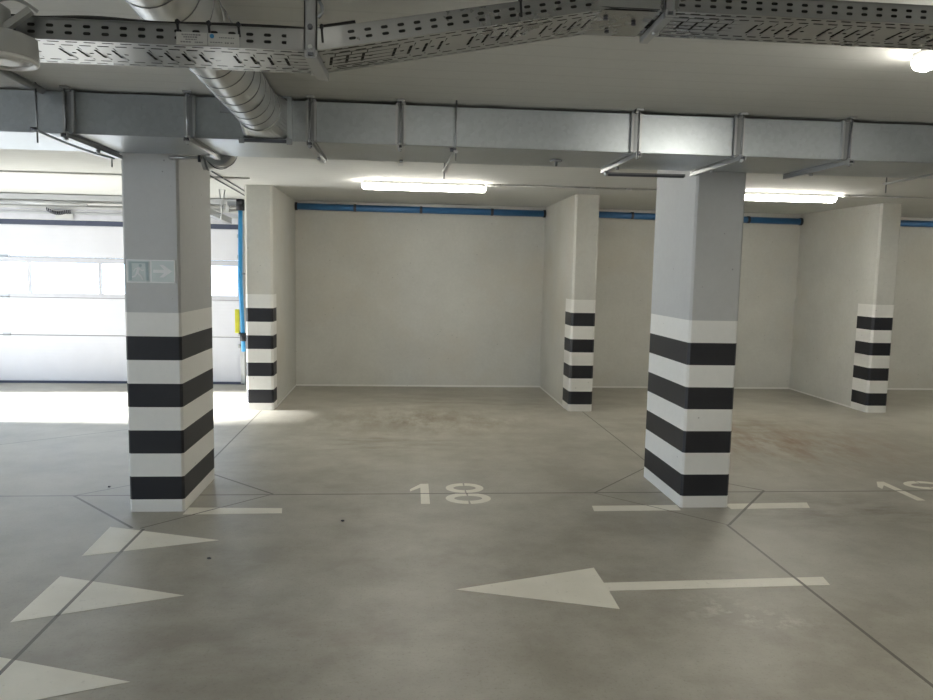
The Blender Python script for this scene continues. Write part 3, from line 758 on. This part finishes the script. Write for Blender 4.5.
# ------------------------------------------------------------------ floor markings
Z0, Z1 = .0003, .0014
def mark(name, outs, lab, cat='floor marking', grp=None):
    q = MB()
    for o_ in outs: q.flat(o_, Z0, Z1, 'marking')
    return tag(q.build(name), lab, cat, grp)
mark('floor_arrow', [[(.287, 3.607), (1.049, 3.356), (1.054, 3.560), (1.054, 3.660), (1.052, 3.856)], [(1.0545, 3.560), (2.229, 3.585), (2.250, 3.688), (1.0545, 3.658)]], 'long white floor arrow pointing left in front of bay 18', 'arrow')
mark('floor_triangle', [[(-1.036, 4.341), (-1.735, 4.590), (-1.711, 4.121)]], 'pale triangle on the floor just before the left pillar, farthest of three', 'floor marking', 'white triangles on the floor')
mark('floor_triangle', [[(-1.025, 3.592), (-1.706, 3.846), (-1.701, 3.342)]], 'pale triangle on the floor left of the viewer, middle of three', 'floor marking', 'white triangles on the floor')
mark('floor_triangle', [[(-1.011, 2.822), (-1.70, 3.075), (-1.70, 2.572)]], 'pale triangle on the floor cut by the bottom picture edge, nearest of three', 'floor marking', 'white triangles on the floor')
mark('floor_line', [[(-1.372, 4.812), (-.752, 4.822), (-.766, 4.926), (-1.372, 4.955)]], 'short white floor line starting at the foot of the left pillar', 'floor marking', 'short white bay lines')
mark('floor_line', [[(1.300, 4.813), (1.90, 4.818), (1.912, 4.932), (1.315, 4.928)]], 'short white floor line on the left of the right pillar', 'floor marking', 'short white bay lines')
mark('floor_line', [[(2.260, 4.835), (2.828, 4.848), (2.872, 4.968), (2.260, 4.950)]], 'short white floor line on the right of the right pillar', 'floor marking', 'short white bay lines')
def one(dx): return [[(.150 + dx, 4.997), (.211 + dx, 4.997), (.217 + dx, 5.482), (.160 + dx, 5.482), (.079 + dx, 5.345), (.079 + dx, 5.290), (.155 + dx, 5.385)]]
def arc_strip(cx, cy, rx, ry, w, a0, a1, n=24):
    A = []; B_ = []
    for k in range(n + 1):
        a = a0 + (a1 - a0)*k/n; c_, s_ = math.cos(a), math.sin(a)
        A.append((cx + rx*c_, cy + ry*s_)); B_.append((cx + (rx - w)*c_, cy + (ry - w*1.15)*s_))
    return [[A[k], A[k+1], B_[k+1], B_[k]] for k in range(n)]
g_ = .10
num = empty('bay_number', (.36, 5.24, 0), 'white stencilled number 18 on the floor of the centre bay', 'number')
q = MB(); [q.flat(o_, Z0, Z1, 'marking') for o_ in one(0)]; q.build('digit', num)
q = MB()
for a0, a1 in ((-PI/2 + g_*.5, PI/2 - g_*.5), (PI/2 + g_*.5, 1.5*PI - g_*.5)):
    for o_ in arc_strip(.478, 5.370, .138, .122, .056, a0, a1): q.flat(o_, Z0, Z1, 'marking')
    for o_ in arc_strip(.483, 5.118, .158, .127, .060, a0, a1): q.flat(o_, Z0, Z1, 'marking')
q.build('digit', num)
num = empty('bay_number', (3.95, 5.24, 0), 'white stencilled number 19 on the floor, cut by the right picture edge', 'number')
q = MB(); [q.flat(o_, Z0, Z1, 'marking') for o_ in one(3.570)]; q.build('digit', num)
q = MB()
for a0, a1 in ((-PI/2 + .05, PI/2 - .05), (PI/2 + .05, 1.5*PI - .05)):
    for o_ in arc_strip(4.055, 5.382, .155, .112, .052, a0, a1): q.flat(o_, Z0, Z1, 'marking')
for o_ in arc_strip(4.055, 5.24, .155, .245, .052, -2.4, -.02): q.flat(o_, Z0 + .0001, Z1 + .0001, 'marking')
q.build('digit', num)
# grit on the floor
for i, (x, y) in enumerate(((-2.05, 4.93 + .5), (-1.02, 4.05), (-1.95, 3.46), (-.35, 4.65))):
    t = bmesh.new(); bmesh.ops.create_icosphere(t, subdivisions=1, radius=.011)
    for v in t.verts: v.co = Vector((x + v.co.x*random.uniform(.8, 1.5), y + v.co.y*random.uniform(.7, 1.2), .0065 + v.co.z*.6))
    q = MB(); q.merge(t, 'dark_steel')
    tag(q.build('pebble'), ['dark bit of grit on the floor behind and left of the left pillar foot', 'dark bit of grit beside the middle floor triangle', 'dark bit of grit near the left picture edge', 'dark bit of grit between left pillar and number 18'][i], 'grit', 'bits of grit on the floor')

# ------------------------------------------------------------------ light
W = bpy.data.worlds.new('sky'); scene.world = W; W.use_nodes = True
bg = W.node_tree.nodes['Background']; bg.inputs[0].default_value = (.62, .78, 1.0, 1); bg.inputs[1].default_value = 8.5
sl = bpy.data.lights.new('sun', 'SUN'); sl.energy = 105.0; sl.angle = math.radians(8); sl.color = (.96, .98, 1.0)
so = bpy.data.objects.new('sun', sl); C.objects.link(so)
el_, d = math.radians(27), None
d = Vector((math.cos(el_), 0.0, -math.sin(el_)))
so.rotation_euler = d.to_track_quat('-Z', 'Y').to_euler(); so.location = (-12, 8.7, 6)

# ------------------------------------------------------------------ camera
cam = bpy.data.cameras.new('camera'); cam.sensor_fit = 'HORIZONTAL'; cam.sensor_width = 36
cam.lens = 755.045 * 36 / 933; cam.clip_start = .02; cam.clip_end = 200
co = bpy.data.objects.new('camera', cam); C.objects.link(co)
pi_, ya, ro = math.radians(5.971), math.radians(5.024), math.radians(1.141)
fw = Vector((math.sin(ya)*math.cos(pi_), math.cos(ya)*math.cos(pi_), -math.sin(pi_)))
rt = Vector((math.cos(ya), -math.sin(ya), 0)); up = rt.cross(fw)
r2 = rt*math.cos(ro) + up*math.sin(ro); u2 = -rt*math.sin(ro) + up*math.cos(ro)
M = Matrix((r2, u2, -fw)).transposed().to_4x4(); M.translation = Vector((0, 0, 1.58))
co.matrix_world = M
scene.camera = co
scene.view_settings.view_transform = 'Standard'; scene.view_settings.look = 'None'
scene.view_settings.exposure = -0.28; scene.view_settings.gamma = 1.0
scene.view_settings.use_curve_mapping = False
